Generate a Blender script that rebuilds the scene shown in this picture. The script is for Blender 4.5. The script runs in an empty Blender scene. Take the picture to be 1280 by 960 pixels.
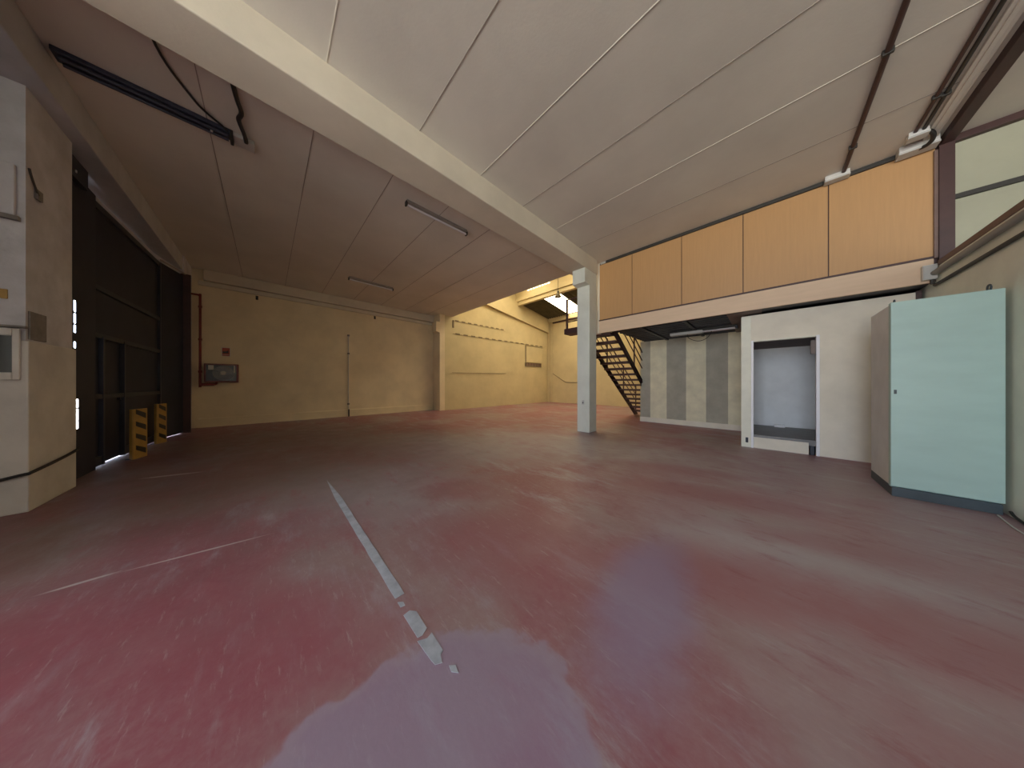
import bpy, bmesh, math, random
from mathutils import Vector, Matrix
random.seed(7)
scene = bpy.context.scene
COL = scene.collection
PI = math.pi

# ------------------------------------------------------------------ materials
def mat(name, col, rough=0.6, metal=0.0, var=0.12, scale=3.0, bump=0.0, bscale=60.0, stretch=None,
        col2=None, spec=0.5, detail=5.0):
    m = bpy.data.materials.new(name); m.use_nodes = True
    nt = m.node_tree; N = nt.nodes; L = nt.links
    b = N['Principled BSDF']
    b.inputs['Roughness'].default_value = rough; b.inputs['Metallic'].default_value = metal
    b.inputs['Specular IOR Level'].default_value = spec
    tc = N.new('ShaderNodeTexCoord'); mp = N.new('ShaderNodeMapping')
    L.new(tc.outputs['Object'], mp.inputs[0])
    if stretch: mp.inputs['Scale'].default_value = stretch
    nz = N.new('ShaderNodeTexNoise'); nz.inputs['Scale'].default_value = scale
    nz.inputs['Detail'].default_value = detail; nz.inputs['Roughness'].default_value = 0.6
    L.new(mp.outputs[0], nz.inputs['Vector'])
    cr = N.new('ShaderNodeValToRGB')
    c2 = col2 or tuple(c * (1 - 2.2 * var) for c in col)
    cr.color_ramp.elements[0].position = 0.3; cr.color_ramp.elements[1].position = 0.65
    cr.color_ramp.elements[0].color = (*c2, 1)
    cr.color_ramp.elements[1].color = (*tuple(min(1, c * (1 + var * .5)) for c in col), 1)
    L.new(nz.outputs['Fac'], cr.inputs['Fac']); L.new(cr.outputs[0], b.inputs['Base Color'])
    if bump > 0:
        n2 = N.new('ShaderNodeTexNoise'); n2.inputs['Scale'].default_value = bscale; n2.inputs['Detail'].default_value = 3
        L.new(mp.outputs[0], n2.inputs['Vector'])
        bp = N.new('ShaderNodeBump'); bp.inputs['Strength'].default_value = bump; bp.inputs['Distance'].default_value = 0.01
        L.new(n2.outputs['Fac'], bp.inputs['Height']); L.new(bp.outputs[0], b.inputs['Normal'])
    return m

def emis(name, col, strength):
    m = bpy.data.materials.new(name); m.use_nodes = True
    b = m.node_tree.nodes['Principled BSDF']
    b.inputs['Base Color'].default_value = (*col, 1)
    b.inputs['Emission Color'].default_value = (*col, 1); b.inputs['Emission Strength'].default_value = strength
    return m

M = {}
M['cream']   = mat('cream_wall_paint', (.76,.645,.44), .75, var=.06, scale=1.3, bump=.15, bscale=35)
M['creamR']  = mat('pale_green_cream_paint', (.86,.88,.74), .7, var=.06, scale=1.5, bump=.12, bscale=30)
M['farcream']= mat('yellow_cream_paint', (.60,.51,.30), .75, var=.06, scale=1.1, bump=.15, bscale=35)
M['ceil']    = mat('ceiling_slab_paint', (.66,.625,.55), .8, var=.05, scale=.8, bump=.08, bscale=40)
M['gatebeam'] = mat('grey_beam_paint', (.46,.47,.50), .8, var=.08, scale=2.0, bump=.1, bscale=40)  # cream beam greyed in colour to imitate the bluish lens veil
M['beam']    = mat('beam_paint', (.62,.56,.45), .75, var=.05, scale=1.5, bump=.08, bscale=40)
M['pillar']  = mat('pillar_paint', (.66,.68,.60), .6, var=.06, scale=2.0, bump=.08, bscale=40)
M['joint']   = mat('joint_shadow_filler', (.30,.26,.22), .9, var=.05)  # dark filler between the ceiling planks
M['white_joint'] = mat('white_filler', (.72,.68,.58), .8, var=.05)
M['ret']     = mat('side_return_board', (.55,.50,.40), .8, var=.06)
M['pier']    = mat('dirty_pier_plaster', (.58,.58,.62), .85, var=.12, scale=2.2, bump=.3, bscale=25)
M['dado']    = mat('pale_dado_plaster', (.62,.60,.57), .85, var=.08, scale=2.2, bump=.2, bscale=25)
M['steel_black'] = mat('black_gate_paint', (.022,.026,.042), .5, var=.15, scale=2.0, spec=.25)
M['steel_black2'] = mat('black_gate_frame', (.032,.035,.048), .45, var=.15, scale=3.0, spec=.3)
M['brown']   = mat('maroon_steel_paint', (.062,.026,.023), .5, var=.12, scale=4)
M['brown2']  = mat('faded_brown_steel_paint', (.17,.105,.085), .55, var=.12, scale=4)
M['wood']    = mat('beech_laminate', (.50,.285,.118), .5, var=.03, scale=2.5, stretch=(14,14,.7), bump=.02)
M['wood2']   = mat('pale_beech_fascia', (.68,.50,.34), .55, var=.03, scale=2.0, stretch=(.8,.8,8))
M['deck']    = mat('dark_steel_deck', (.025,.027,.033), .5, var=.2, scale=3)
M['soffit']  = mat('grey_brown_soffit', (.23,.19,.17), .8, var=.08)
M['striplite'] = mat('putty_cream_board', (.82,.77,.56), .85, var=.08, scale=3, bump=.1)
M['stripdark'] = mat('putty_grey_board', (.45,.43,.345), .9, var=.08, scale=3, bump=.15)
M['doorwall']= mat('cream_board_wall', (.85,.79,.655), .7, var=.05, scale=2, bump=.05)
M['baywall'] = mat('pale_bay_panel', (.42,.42,.31), .7, var=.05, scale=1.5)
M['packet']  = mat('white_packet_paper', (.92,.92,.92), .5, var=.02)
M['white']   = mat('white_plastic', (.66,.66,.62), .45, var=.04)
M['whitetrim']= mat('white_jamb_paint', (.82,.81,.67), .5, var=.05)
M['frame_white'] = mat('bright_white_frame', (.90,.90,.92), .4, var=.02)
M['inner']   = mat('pale_blue_white_wall', (.82,.84,.85), .6, var=.04)
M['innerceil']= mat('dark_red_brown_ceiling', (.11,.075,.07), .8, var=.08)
M['greyfloor']= mat('grey_vinyl', (.22,.215,.21), .5, var=.08, scale=6)
M['cabinet'] = mat('pale_sea_green_enamel', (.42,.59,.53), .38, var=.04, scale=1.5, stretch=(1,1,3), bump=.015, bscale=150)
M['cabside'] = mat('grey_enamel', (.76,.77,.76), .45, var=.05)  # sea-green side paled and greyed in colour to make up for weak light
M['plinth']  = mat('dark_slate_plinth', (.055,.075,.085), .45, var=.08)
M['grey']    = mat('grey_plastic_box', (.50,.50,.47), .5, var=.05)
M['greydark']= mat('dark_grey_conduit', (.032,.03,.025), .55, var=.1)
M['tubegrey']= mat('grey_tube', (.30,.29,.26), .5, var=.08)
M['glasstube']= mat('unlit_fluorescent_glass', (.68,.66,.68), .25, var=.02)
M['fixture'] = mat('enamel_batten', (.30,.27,.24), .45, var=.05)
M['bluedark']= mat('dark_blue_grey_batten', (.04,.045,.07), .45, var=.08)
M['cable']   = mat('black_cable', (.018,.016,.015), .6, var=.1)
M['red']     = mat('red_pipe_paint', (.20,.018,.014), .45, var=.12, scale=5)
M['redbox']  = mat('red_hose_cabinet', (.16,.03,.03), .45, var=.08)
M['hoseglass']= mat('smoked_cabinet_front', (.05,.055,.07), .2, var=.08)
M['hosecoil']= mat('pale_hose', (.30,.32,.34), .6, var=.1)
M['signred'] = mat('red_sign_face', (.40,.07,.03), .5, var=.05)
M['yellow']  = mat('hazard_yellow', (.38,.225,.05), .5, var=.1, scale=6)
M['black']   = mat('hazard_black', (.02,.018,.016), .5, var=.1)
M['plate']   = mat('cement_grey_patch', (.22,.205,.19), .9, var=.12, scale=8)
M['pane']    = mat('dark_glass_pane', (.03,.03,.03), .15, var=.05)
M['roof']    = mat('olive_fibre_cement', (.085,.075,.04), .85, var=.12, scale=3)
M['tape']    = mat('worn_white_tape', (.40,.44,.51), .6, var=.15, scale=9)
M['ground']  = mat('pale_asphalt', (.42,.42,.42), .9, var=.08)
M['vent']    = mat('dark_vent_slat', (.20,.155,.09), .6, var=.08)
M['sky_pane']= emis('daylit_skylight_sheet', (1.0,.84,.56), 6.2)
M['sky_pane2']= emis('daylit_skylight_dome', (1.0,.84,.56), 9.5)  # glow of the unseen panels added over the far zone
M['slot_pane']= emis('daylit_slot', (1.0,.93,.75), 2.2)
M['bellmetal']= mat('dull_lamp_metal', (.16,.15,.12), .35, metal=.6, var=.08)

# ------------------------------------------------------------------ floor material
def floor_material():
    m = bpy.data.materials.new('worn_red_floor_paint'); m.use_nodes = True
    nt = m.node_tree; N = nt.nodes; L = nt.links; b = N['Principled BSDF']
    tc = N.new('ShaderNodeTexCoord')
    def mapping(rot=0, sc=(1,1,1), loc=(0,0,0)):
        mp = N.new('ShaderNodeMapping'); mp.inputs['Rotation'].default_value = (0,0,rot)
        mp.inputs['Scale'].default_value = sc; mp.inputs['Location'].default_value = loc
        L.new(tc.outputs['Object'], mp.inputs[0]); return mp
    def noise(mp, s, d=6, r=.6):
        n = N.new('ShaderNodeTexNoise'); n.inputs['Scale'].default_value = s; n.inputs['Detail'].default_value = d
        n.inputs['Roughness'].default_value = r; L.new(mp.outputs[0], n.inputs['Vector']); return n.outputs['Fac']
    def ramp(x, p0, p1, v0=0., v1=1.):
        r = N.new('ShaderNodeMapRange'); r.interpolation_type = 'SMOOTHSTEP'
        r.inputs['From Min'].default_value = p0; r.inputs['From Max'].default_value = p1
        r.inputs['To Min'].default_value = v0; r.inputs['To Max'].default_value = v1
        L.new(x, r.inputs['Value']); return r.outputs[0]
    def mix(f, a, c, op='MIX'):
        x = N.new('ShaderNodeMix'); x.data_type = 'RGBA'; x.blend_type = op
        if isinstance(f, float): x.inputs[0].default_value = f
        else: L.new(f, x.inputs[0])
        for sock, v in ((x.inputs[6], a), (x.inputs[7], c)):
            if isinstance(v, tuple): sock.default_value = (*v, 1)
            else: L.new(v, sock)
        return x.outputs[2]
    def math_(op, a, c=None):
        x = N.new('ShaderNodeMath'); x.operation = op
        for i, v in enumerate((a, c)):
            if v is None: continue
            if isinstance(v, (int, float)): x.inputs[i].default_value = v
            else: L.new(v, x.inputs[i])
        return x.outputs[0]
    # distance from a point, stretched and roughened: a stain with its own outline
    wob = noise(mapping(), 2.9, 4); 
    def blob(cx, cy, rx, ry, rot, soft=.08, wobble=.5):
        mp = N.new('ShaderNodeMapping'); mp.vector_type = 'TEXTURE'
        mp.inputs['Location'].default_value = (cx, cy, 0); mp.inputs['Rotation'].default_value = (0,0,rot)
        mp.inputs['Scale'].default_value = (rx, ry, 1); L.new(tc.outputs['Object'], mp.inputs[0])
        ln = N.new('ShaderNodeVectorMath'); ln.operation = 'LENGTH'; L.new(mp.outputs[0], ln.inputs[0])
        d = math_('ADD', ln.outputs['Value'], math_('MULTIPLY', math_('SUBTRACT', wob, .5), wobble))
        return ramp(d, 1 + soft, 1 - soft)
    red  = (.27,.092,.115); dusk = (.285,.195,.20); grey = (.37,.35,.385); purp = (.29,.245,.37)
    big  = ramp(noise(mapping(), .55, 5, .55), .42, .60)
    c = mix(big, red, dusk)
    streak = ramp(noise(mapping(.75, (1.0, 3.2, 1)), 1.1, 8, .7), .50, .72)
    c = mix(math_('MULTIPLY', streak, .8), c, grey)
    streak2 = ramp(noise(mapping(-.5, (.8, 4.5, 1), (3,1,0)), 1.7, 8, .72), .55, .75)
    c = mix(math_('MULTIPLY', streak2, .55), c, grey)
    fine = ramp(noise(mapping(), 26, 4, .7), .35, .7)
    c = mix(math_('MULTIPLY', fine, .16), c, (.40,.33,.32))
    # big worn grey traffic areas, and red patches that survive
    for a in ((-3.4,1.0,1.3,.8,.5), (-4.5,2.6,2.2,.9,.5), (.1,2.6,.7,.5,.3), (-3.0,4.6,2.2,.8,.2)):
        c = mix(math_('MULTIPLY', blob(*a, soft=.6, wobble=1.2), .6), c, grey)
    for a in ((-1.4,1.45,.75,.5,.5), (-.2,2.15,.55,.28,.6), (.62,2.35,.5,.26,.4), (-1.9,-.05,.8,.3,.6), (-2.4,-.9,.5,.3,.5), (-.4,3.5,.8,.26,.2), (-2.6,1.6,.5,.3,.5)):
        c = mix(math_('MULTIPLY', blob(*a, soft=.6, wobble=1.5), .6), c, (.28,.072,.098))
    scr = ramp(noise(mapping(.55, (1.0, 6.0, 1), (2,5,0)), 5.5, 8, .75), .56, .66)
    c = mix(math_('MULTIPLY', scr, .35), c, (.44,.39,.38))
    # worn tone with light painted in: paler by the doorway, browner before the gate
    c = mix(math_('MULTIPLY', blob(.3,4.0,1.9,2.7,.1, soft=.45, wobble=.9), .42), c, (.50,.44,.445))
    c = mix(math_('MULTIPLY', blob(-6.2,.2,3.2,2.7,.2, soft=.6, wobble=.9), .7), c, (.135,.092,.085))
    c = mix(math_('MULTIPLY', ramp(noise(mapping(.35, (1.0, 2.6, 1), (7,2,0)), 2.6, 9, .75), .52, .68), .5), c, red)
    for a in ((-.15,2.15,.6,.25,.6), (.62,2.35,.5,.2,.4), (-.5,3.55,.8,.22,.25), (.35,3.1,.45,.16,.3), (.9,1.75,.5,.2,.5), (-.9,4.3,.6,.2,.3)):
        c = mix(math_('MULTIPLY', blob(*a, soft=.8, wobble=1.8), .42), c, (.30,.085,.10))
    # old lilac spill with a pale rim by the tape
    rim = math_('SUBTRACT', blob(-.65,.30,.56,.62,.1, .04, .7), blob(-.65,.30,.52,.58,.1, .08, .7))
    c = mix(math_('MULTIPLY', blob(-.65,.30,.56,.62,.1, .04, .7), .6), c, purp)
    c = mix(math_('MULTIPLY', rim, .35), c, (.36,.31,.35))
    c = mix(math_('MULTIPLY', blob(-.50,1.60,.22,.62,.1, .5, .9), .7), c, purp)
    # pale scuff marks
    for a in ((-3.02,-.83,.012,.12,0), (-2.95,-.35,.01,.30,-.15), (-5.7,-.92,.03,.25,-.3), (-8.95,6.72,.25,.05,.6)):
        c = mix(math_('MULTIPLY', blob(*a, soft=.5, wobble=.6), .7), c, (.52,.49,.47))
    L.new(c, b.inputs['Base Color'])
    rg = N.new('ShaderNodeMapRange'); L.new(noise(mapping(), 3, 5), rg.inputs['Value'])
    rg.inputs['To Min'].default_value = .34; rg.inputs['To Max'].default_value = .58
    L.new(rg.outputs[0], b.inputs['Roughness']); b.inputs['Specular IOR Level'].default_value = .4
    bp = N.new('ShaderNodeBump'); bp.inputs['Strength'].default_value = .08; bp.inputs['Distance'].default_value = .01
    L.new(noise(mapping(), 40, 4), bp.inputs['Height']); L.new(bp.outputs[0], b.inputs['Normal'])
    return m
M['floor'] = floor_material()

# ------------------------------------------------------------------ mesh helpers
def new(): return bmesh.new()
def box(bm, x0, x1, y0, y1, z0, z1, bev=0.0, rot=None):
    vs = bmesh.ops.create_cube(bm, size=1.0)['verts']
    c = Vector(((x0+x1)/2, (y0+y1)/2, (z0+z1)/2))
    for v in vs:
        v.co = Vector((v.co.x*(x1-x0), v.co.y*(y1-y0), v.co.z*(z1-z0)))
    if bev > 0:
        es = list({e for v in vs for e in v.link_edges})
        r = bmesh.ops.bevel(bm, geom=es, offset=bev, segments=2, affect='EDGES', profile=.5)
        vs = list({v for f in r['faces'] for v in f.verts} | {v for v in vs if v.is_valid})
    for v in vs:
        if rot: v.co = rot @ v.co
        v.co += c
    return bm
def obar(bm, a, b, w, h, bev=0.0):
    """bar of section w (sideways) x h (upward) from point a to point b"""
    a, b = Vector(a), Vector(b); d = b - a; ln = d.length
    x = d.normalized(); up = Vector((0,0,1))
    if abs(x.z) > .98: up = Vector((0,1,0))
    y = up.cross(x).normalized(); z = x.cross(y)
    R = Matrix((x, y, z)).transposed()
    t = new(); box(t, -ln/2, ln/2, -w/2, w/2, -h/2, h/2, bev)
    m = R.to_4x4(); m.translation = (a+b)/2
    bmesh.ops.transform(t, matrix=m, verts=t.verts)
    me = bpy.data.meshes.new('tmp'); t.to_mesh(me); t.free(); bm.from_mesh(me); bpy.data.meshes.remove(me)
    return bm
def tube(bm, pts, r, n=10, closed=False):
    pts = [Vector(p) for p in pts]; rings = []
    for i, p in enumerate(pts):
        q = pts[min(i+1, len(pts)-1)] - pts[max(i-1, 0)]
        if closed: q = pts[(i+1) % len(pts)] - pts[i-1]
        q.normalize()
        ref = Vector((0,0,1)) if abs(q.z) < .9 else Vector((0,1,0))
        u = q.cross(ref).normalized(); w = q.cross(u)
        rings.append([bm.verts.new(p + (u*math.cos(2*PI*k/n) + w*math.sin(2*PI*k/n))*r) for k in range(n)])
    m = len(rings)
    for i in range(m if closed else m-1):
        A, B = rings[i], rings[(i+1) % m]
        for k in range(n): bm.faces.new((A[k], A[(k+1)%n], B[(k+1)%n], B[k]))
    if not closed:
        bm.faces.new(rings[0][::-1]); bm.faces.new(rings[-1])
    return bm
def smooth_path(pts, k=6):
    P = [Vector(p) for p in pts]; out = []
    for i in range(len(P)-1):
        p0, p1, p2, p3 = P[max(i-1,0)], P[i], P[i+1], P[min(i+2, len(P)-1)]
        for j in range(k):
            t = j/k
            out.append(.5*((2*p1) + (p2-p0)*t + (2*p0-5*p1+4*p2-p3)*t*t + (3*p1-p0-3*p2+p3)*t**3))
    out.append(P[-1]); return out
def prism(bm, poly, axis, a0, a1):
    """poly of 2D points extruded along an axis; x -> (y,z), y -> (x,z), z -> (x,y)"""
    def pt(p, a):
        return {'x': (a, p[0], p[1]), 'y': (p[0], a, p[1]), 'z': (p[0], p[1], a)}[axis]
    A = [bm.verts.new(pt(p, a0)) for p in poly]; B = [bm.verts.new(pt(p, a1)) for p in poly]
    n = len(poly)
    bm.faces.new(A); bm.faces.new(B[::-1])
    for i in range(n): bm.faces.new((A[i], B[i], B[(i+1)%n], A[(i+1)%n]))
    return bm
def lathe(bm, prof, c, n=20, axis='z'):
    rings = []
    for r, h in prof:
        ring = []
        for k in range(n):
            a = 2*PI*k/n
            p = {'z': (r*math.cos(a), r*math.sin(a), h), 'x': (h, r*math.cos(a), r*math.sin(a)), 'y': (r*math.cos(a), h, r*math.sin(a))}[axis]
            ring.append(bm.verts.new(Vector(c) + Vector(p)))
        rings.append(ring)
    for A, B in zip(rings, rings[1:]):
        for k in range(n): bm.faces.new((A[k], A[(k+1)%n], B[(k+1)%n], B[k]))
    if prof[0][0] > 1e-5: bm.faces.new(rings[0][::-1])
    if prof[-1][0] > 1e-5: bm.faces.new(rings[-1])
    return bm

def wloc(o):
    v = Vector((0,0,0))
    while o is not None: v += o.location; o = o.parent
    return v
def obj(name, bm, m, parent=None, smooth=False, label=None, kind=None, loc=None):
    """one mesh object; geometry is given in world coordinates"""
    bmesh.ops.remove_doubles(bm, verts=bm.verts, dist=1e-5)
    bmesh.ops.recalc_face_normals(bm, faces=bm.faces)
    me = bpy.data.meshes.new(name)
    o = bpy.data.objects.new(name, me); COL.objects.link(o)
    if parent is not None:
        o.parent = parent; base = wloc(parent)
    else:
        base = Vector(loc) if loc else Vector((0,0,0)); o.location = base
    bmesh.ops.translate(bm, verts=bm.verts, vec=-base)
    bm.to_mesh(me); bm.free()
    if smooth:
        for p in me.polygons: p.use_smooth = True
        try: me.set_sharp_from_angle(angle=.7)
        except Exception: pass
    me.materials.append(M[m] if isinstance(m, str) else m)
    if label: o['label'] = label
    if kind: o['kind'] = kind
    return o
def tag(o, label, cat, group=None, kind=None):
    o['label'] = label; o['category'] = cat
    if group: o['group'] = group
    if kind: o['kind'] = kind
    return o
def thing(name, label, cat, loc, group=None):
    o = bpy.data.objects.new(name, None); COL.objects.link(o); o.location = loc; o.empty_display_size = .1
    return tag(o, label, cat, group)
def struct(name, bm, m, label, cat, parent=None):
    o = obj(name, bm, m, parent)
    return tag(o, label, cat, kind='structure')

ZC = 4.53        # ceiling
YM = 6.45        # front of the mezzanine
XA = -11.35      # long left wall
XF = -10.70      # its thicker far stretch
YB = 14.0        # far end wall
XR = 1.62        # right partition
YR = -7.0        # wall behind the camera, with the open doorway
XE = 6.0         # outer wall of the neighbouring bay

# ------------------------------------------------------------------ ground and floor
bm = new(); prism(bm, [(XA-.2,-2.05), (-5.26,-2.05), (-5.26,-2.8), (-2.8,-2.8), (-2.8,YR-.2), (XE+.2,YR-.2), (XE+.2,YB+.2), (XA-.2,YB+.2)], 'z', -.12, 0)
struct('floor', bm, 'floor', 'worn dull red painted concrete floor', 'floor')
bm = new(); box(bm, -11.0, -5.9, -2.9, -2.05, -.12, -.004)
struct('apron', bm, 'ground', 'pale paved strip outside the black gate', 'ground')

# ------------------------------------------------------------------ ceiling with its slab joints
def ceiling(name, poly, seams, label):
    bm = new(); prism(bm, poly, 'z', ZC, ZC+.28)
    o = struct(name, bm, 'ceil', label, 'ceiling')
    return o
cl = ceiling('ceiling', [(XA-.2,-2.05), (-5.26,-2.05), (-5.26,-2.8), (-2.8,-2.8), (-2.8,YR-.2), (XE+.2,YR-.2), (XE+.2,YB+.2), (-2.7,YB+.2), (-2.7,YM+.25), (-3.14,YM+.25), (-3.14,YM), (XA-.2,YM)], None,
             'low flat concrete slab ceiling with joints between the planks')
jd, jw = new(), new()
for k, y in enumerate([-.53,.43,1.41,2.39,3.37,4.36,5.36]):
    (box(jd, XA, -3.62, y-.004, y+.004, ZC-.004, ZC+.002))
    tgt = jd if k in (2, 4, 6) else jw
    box(tgt, -3.14, XR, y-.004, y+.004, ZC-.004, ZC+.002)
    if k in (3, 5): box(jd, -3.14, XR, y+.004, y+.010, ZC-.003, ZC+.002)
for y in (-1.5,-2.5,-3.5,-4.5,-5.5): box(jd, -3.14, XR, y-.004, y+.004, ZC-.004, ZC+.002)
obj('dark_joint', jd, 'joint', cl); obj('filled_joint', jw, 'white_joint', cl)

# main beam, pillar
bm = new(); box(bm, -3.64, -3.14, YR, 6.28, 4.16, ZC+.05, .012)
struct('beam', bm, 'beam', 'long cream concrete beam running under the ceiling to the free-standing pillar', 'beam')
bm = new(); box(bm, -3.50, -3.15, 5.86, 6.24, 0, 4.165, .012)
p = struct('pillar', bm, 'pillar', 'free-standing white concrete pillar in front of the staircase', 'pillar')
bm = new(); prism(bm, [(5.87,4.165), (5.64,4.165), (5.64,3.80), (5.87,3.78)], 'x', -3.50, -3.15)
obj('corbel', bm, 'pillar', p)
t = thing('socket', 'small grey socket low on the white pillar', 'socket', (-3.32,5.86,.72))
bm = new(); box(bm, -3.35,-3.29,5.838,5.86,.72,.83,.004); obj('plate', bm, 'grey', t)
bm = new(); box(bm, -3.335,-3.305,5.832,5.84,.75,.78,.002); obj('insert', bm, 'greydark', t)

# ------------------------------------------------------------------ left wall (hose cabinet wall)
bm = new(); box(bm, XA-.2, XA, -2.0, 6.0, 0, ZC)
struct('wall_left', bm, 'cream', 'long cream wall with the fire hose cabinet', 'wall')
bm = new(); prism(bm, [(XA,0), (XA+.07,0), (XA+.07,.24), (XA+.05,.27), (XA,.27)], 'y', -1.40, 5.72)
struct('baseboard_left', bm, 'cream', 'pale raised kerb along the foot of the long cream wall', 'baseboard')
bm = new(); box(bm, XA, XA+.13, -1.30, 5.75, 4.22, ZC, .008); box(bm, XA, XA+.06, -1.40, 5.75, 4.08, 4.20, .006)
struct('trim_1', bm, 'beam', 'cream edge beam along the top of the long left wall', 'beam')
bm = new(); box(bm, XA, XF+.02, 5.76, 6.02, 0, ZC)
prism(bm, [(5.77,4.16), (5.58,4.16), (5.58,3.70), (5.77,3.66)], 'x', XA+.3, XF+.02)
struct('pilaster', bm, 'cream', 'cream pilaster with a bracket on the long left wall', 'pillar')
# ------------------------------------------------------------------ far, taller zone
bm = new(); box(bm, XF-.25, XF, 6.02, YB+.2, 0, 7.3)
struct('wall_left_far', bm, 'farcream', 'tall yellow cream wall of the far skylit zone', 'wall')
bm = new(); box(bm, XF, XE+.2, YB, YB+.2, 0, 7.3)
struct('wall_back', bm, 'farcream', 'far end wall in yellow cream behind the staircase', 'wall')
bm = new(); box(bm, -2.75, -2.6, 9.06, YB+.2, 0, 7.3); box(bm, -2.85, -2.7, YM+.15, 9.06, 3.0, 7.3)
struct('wall_stair', bm, 'farcream', 'cream wall beside the staircase', 'wall')
bm = new(); box(bm, XA-.2, -2.7, YM-.02, YM+.13, ZC+.28, 7.3)
struct('wall_upstand', bm, 'farcream', 'upstand wall over the end of the slab ceiling', 'wall')
# sloping edge beam on the far left wall, end wall beam
bm = new(); prism(bm, [(6.05,5.88), (YB,4.78), (YB,5.75), (10.9,6.2), (6.05,6.9)], 'x', XF, XF+.16)
struct('trim_2', bm, 'farcream', 'sloping cream edge beam at the top of the far left wall', 'beam')
bm = new(); box(bm, XF, -2.75, YB-.16, YB, 5.46, 5.95)
e = struct('trim_3', bm, 'farcream', 'cream edge beam at the top of the far end wall', 'beam')
bm = new(); box(bm, XF+.5, -2.75, YB-.10, YB, 5.38, 5.46); obj('shadow_rail', bm, 'brown', e)  # dark strip under the end wall beam
# corrugated roof beyond the cross beam
def corrugated(bm, x0, x1, ya, za, yb, zb, th=.03, pitch=.18, amp=.03):
    n = int((x1-x0)/pitch*6); rows = []
    for (y, z) in ((ya, za), (yb, zb)):
        for dz in (0, th):
            rows.append([bm.verts.new((x0+(x1-x0)*i/n, y, z+dz+amp*math.sin(2*PI*(x0+(x1-x0)*i/n)/pitch))) for i in range(n+1)])
    a, b, c, d = rows
    for i in range(n):
        bm.faces.new((a[i], a[i+1], c[i+1], c[i])); bm.faces.new((b[i], d[i], d[i+1], b[i+1]))
        bm.faces.new((a[i], b[i], b[i+1], a[i+1])); bm.faces.new((c[i], c[i+1], d[i+1], d[i]))
    bm.faces.new((a[0], c[0], d[0], b[0])); bm.faces.new((a[n], b[n], d[n], c[n]))
    return bm
rz = lambda y: 5.72 + .15*(14-y)
bm = new()
corrugated(bm, XF-.2, -8.85, 10.95, rz(10.95), YB+.2, rz(YB+.2))
corrugated(bm, -7.75, -5.6, 10.95, rz(10.95), YB+.2, rz(YB+.2))
corrugated(bm, -4.4, -2.6, 10.95, rz(10.95), YB+.2, rz(YB+.2))
struct('roof', bm, 'roof', 'dark olive corrugated roof over the far end', 'roof')
for i, (x0, x1) in enumerate(((-8.85,-7.75), (-5.6,-4.4))):  # second strip is added out of view as warm fill light
    bm = new(); corrugated(bm, x0, x1, 10.95, rz(10.95), YB+.2, rz(YB+.2))
    tag(obj('window_%d' % (i+1), bm, 'sky_pane'), ['bright translucent skylight strip in the far roof left of the pillar', 'bright translucent skylight strip in the far roof hidden behind the pillar'][i], 'skylight', kind='structure')
bm = new(); box(bm, XA-.2, -2.6, YM-.02, 11.0, 7.2, 7.3)
struct('roof_near', bm, 'farcream', 'higher roof panel above the cross beam', 'roof')
for i, (x0, x1, y0, y1) in enumerate(((-9.6,-8.2,7.6,10.2), (-6.6,-5.2,7.6,10.2))):  # glowing panels added out of view to light the far zone
    bm = new(); box(bm, x0, x1, y0, y1, 7.14, 7.195)
    tag(obj('window_%d' % (i+3), bm, 'sky_pane2'), ['bright skylight above the end of the slab ceiling, nearer the long wall', 'bright skylight above the end of the slab ceiling, nearer the stairs'][i], 'skylight', kind='structure')
bm = new(); box(bm, XF, -2.75, 10.85, 11.05, 6.0, 7.2, .01); box(bm, XF, -2.75, 10.78, 10.85, 6.22, 6.42, .01)
cb = struct('crossbeam', bm, 'farcream', 'yellow cream cross beam below the far roof', 'beam')
for k in range(8):
    x = -9.75 + k*.21
    bm = new(); prism(bm, [(x,6.69), (x+.13,6.675), (x+.15,6.73), (x+.02,6.745)], 'y', 10.835, 10.86); obj('daylight_slot', bm, 'slot_pane', cb)

# ------------------------------------------------------------------ gate wall: pier, lintel
bm = new(); box(bm, -5.87, -5.06, -2.05, -1.68, 0, ZC)
struct('pier', bm, 'pier', 'stained cream masonry pier left of the black gate', 'pillar')
bm = new(); box(bm, -5.895, -5.04, -2.06, -1.66, 0, 1.67, .008)
struct('trim_4', bm, 'dado', 'paler plaster dado on the lower half of the pier', 'dado')
bm = new(); box(bm, -5.26, -5.06, -2.8, -2.05, 0, ZC); box(bm, -5.26, -2.6, -2.8, -2.6, 0, ZC); box(bm, -2.8, -2.6, YR, -2.8, 0, ZC)  # unseen wall, stepped in to keep door light off pier and left floor
struct('wall_side', bm, 'pier', 'cream side wall turning back behind the camera from the pier', 'wall')
bm = new(); prism(bm, [(-5.87,-1.96), (-9.5,-1.80), (-10.42,-1.60), (-10.42,-2.1), (-5.87,-2.1)], 'z', 3.3, ZC); box(bm, XA-.2, -10.42, -2.1, -1.52, 0, ZC)
struct('wall_front', bm, 'pier', 'cream wall strip above and right of the black gate', 'wall')
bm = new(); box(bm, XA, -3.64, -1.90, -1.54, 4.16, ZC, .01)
struct('trim_5', bm, 'gatebeam', 'cream edge beam over the black gate', 'beam')

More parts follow.
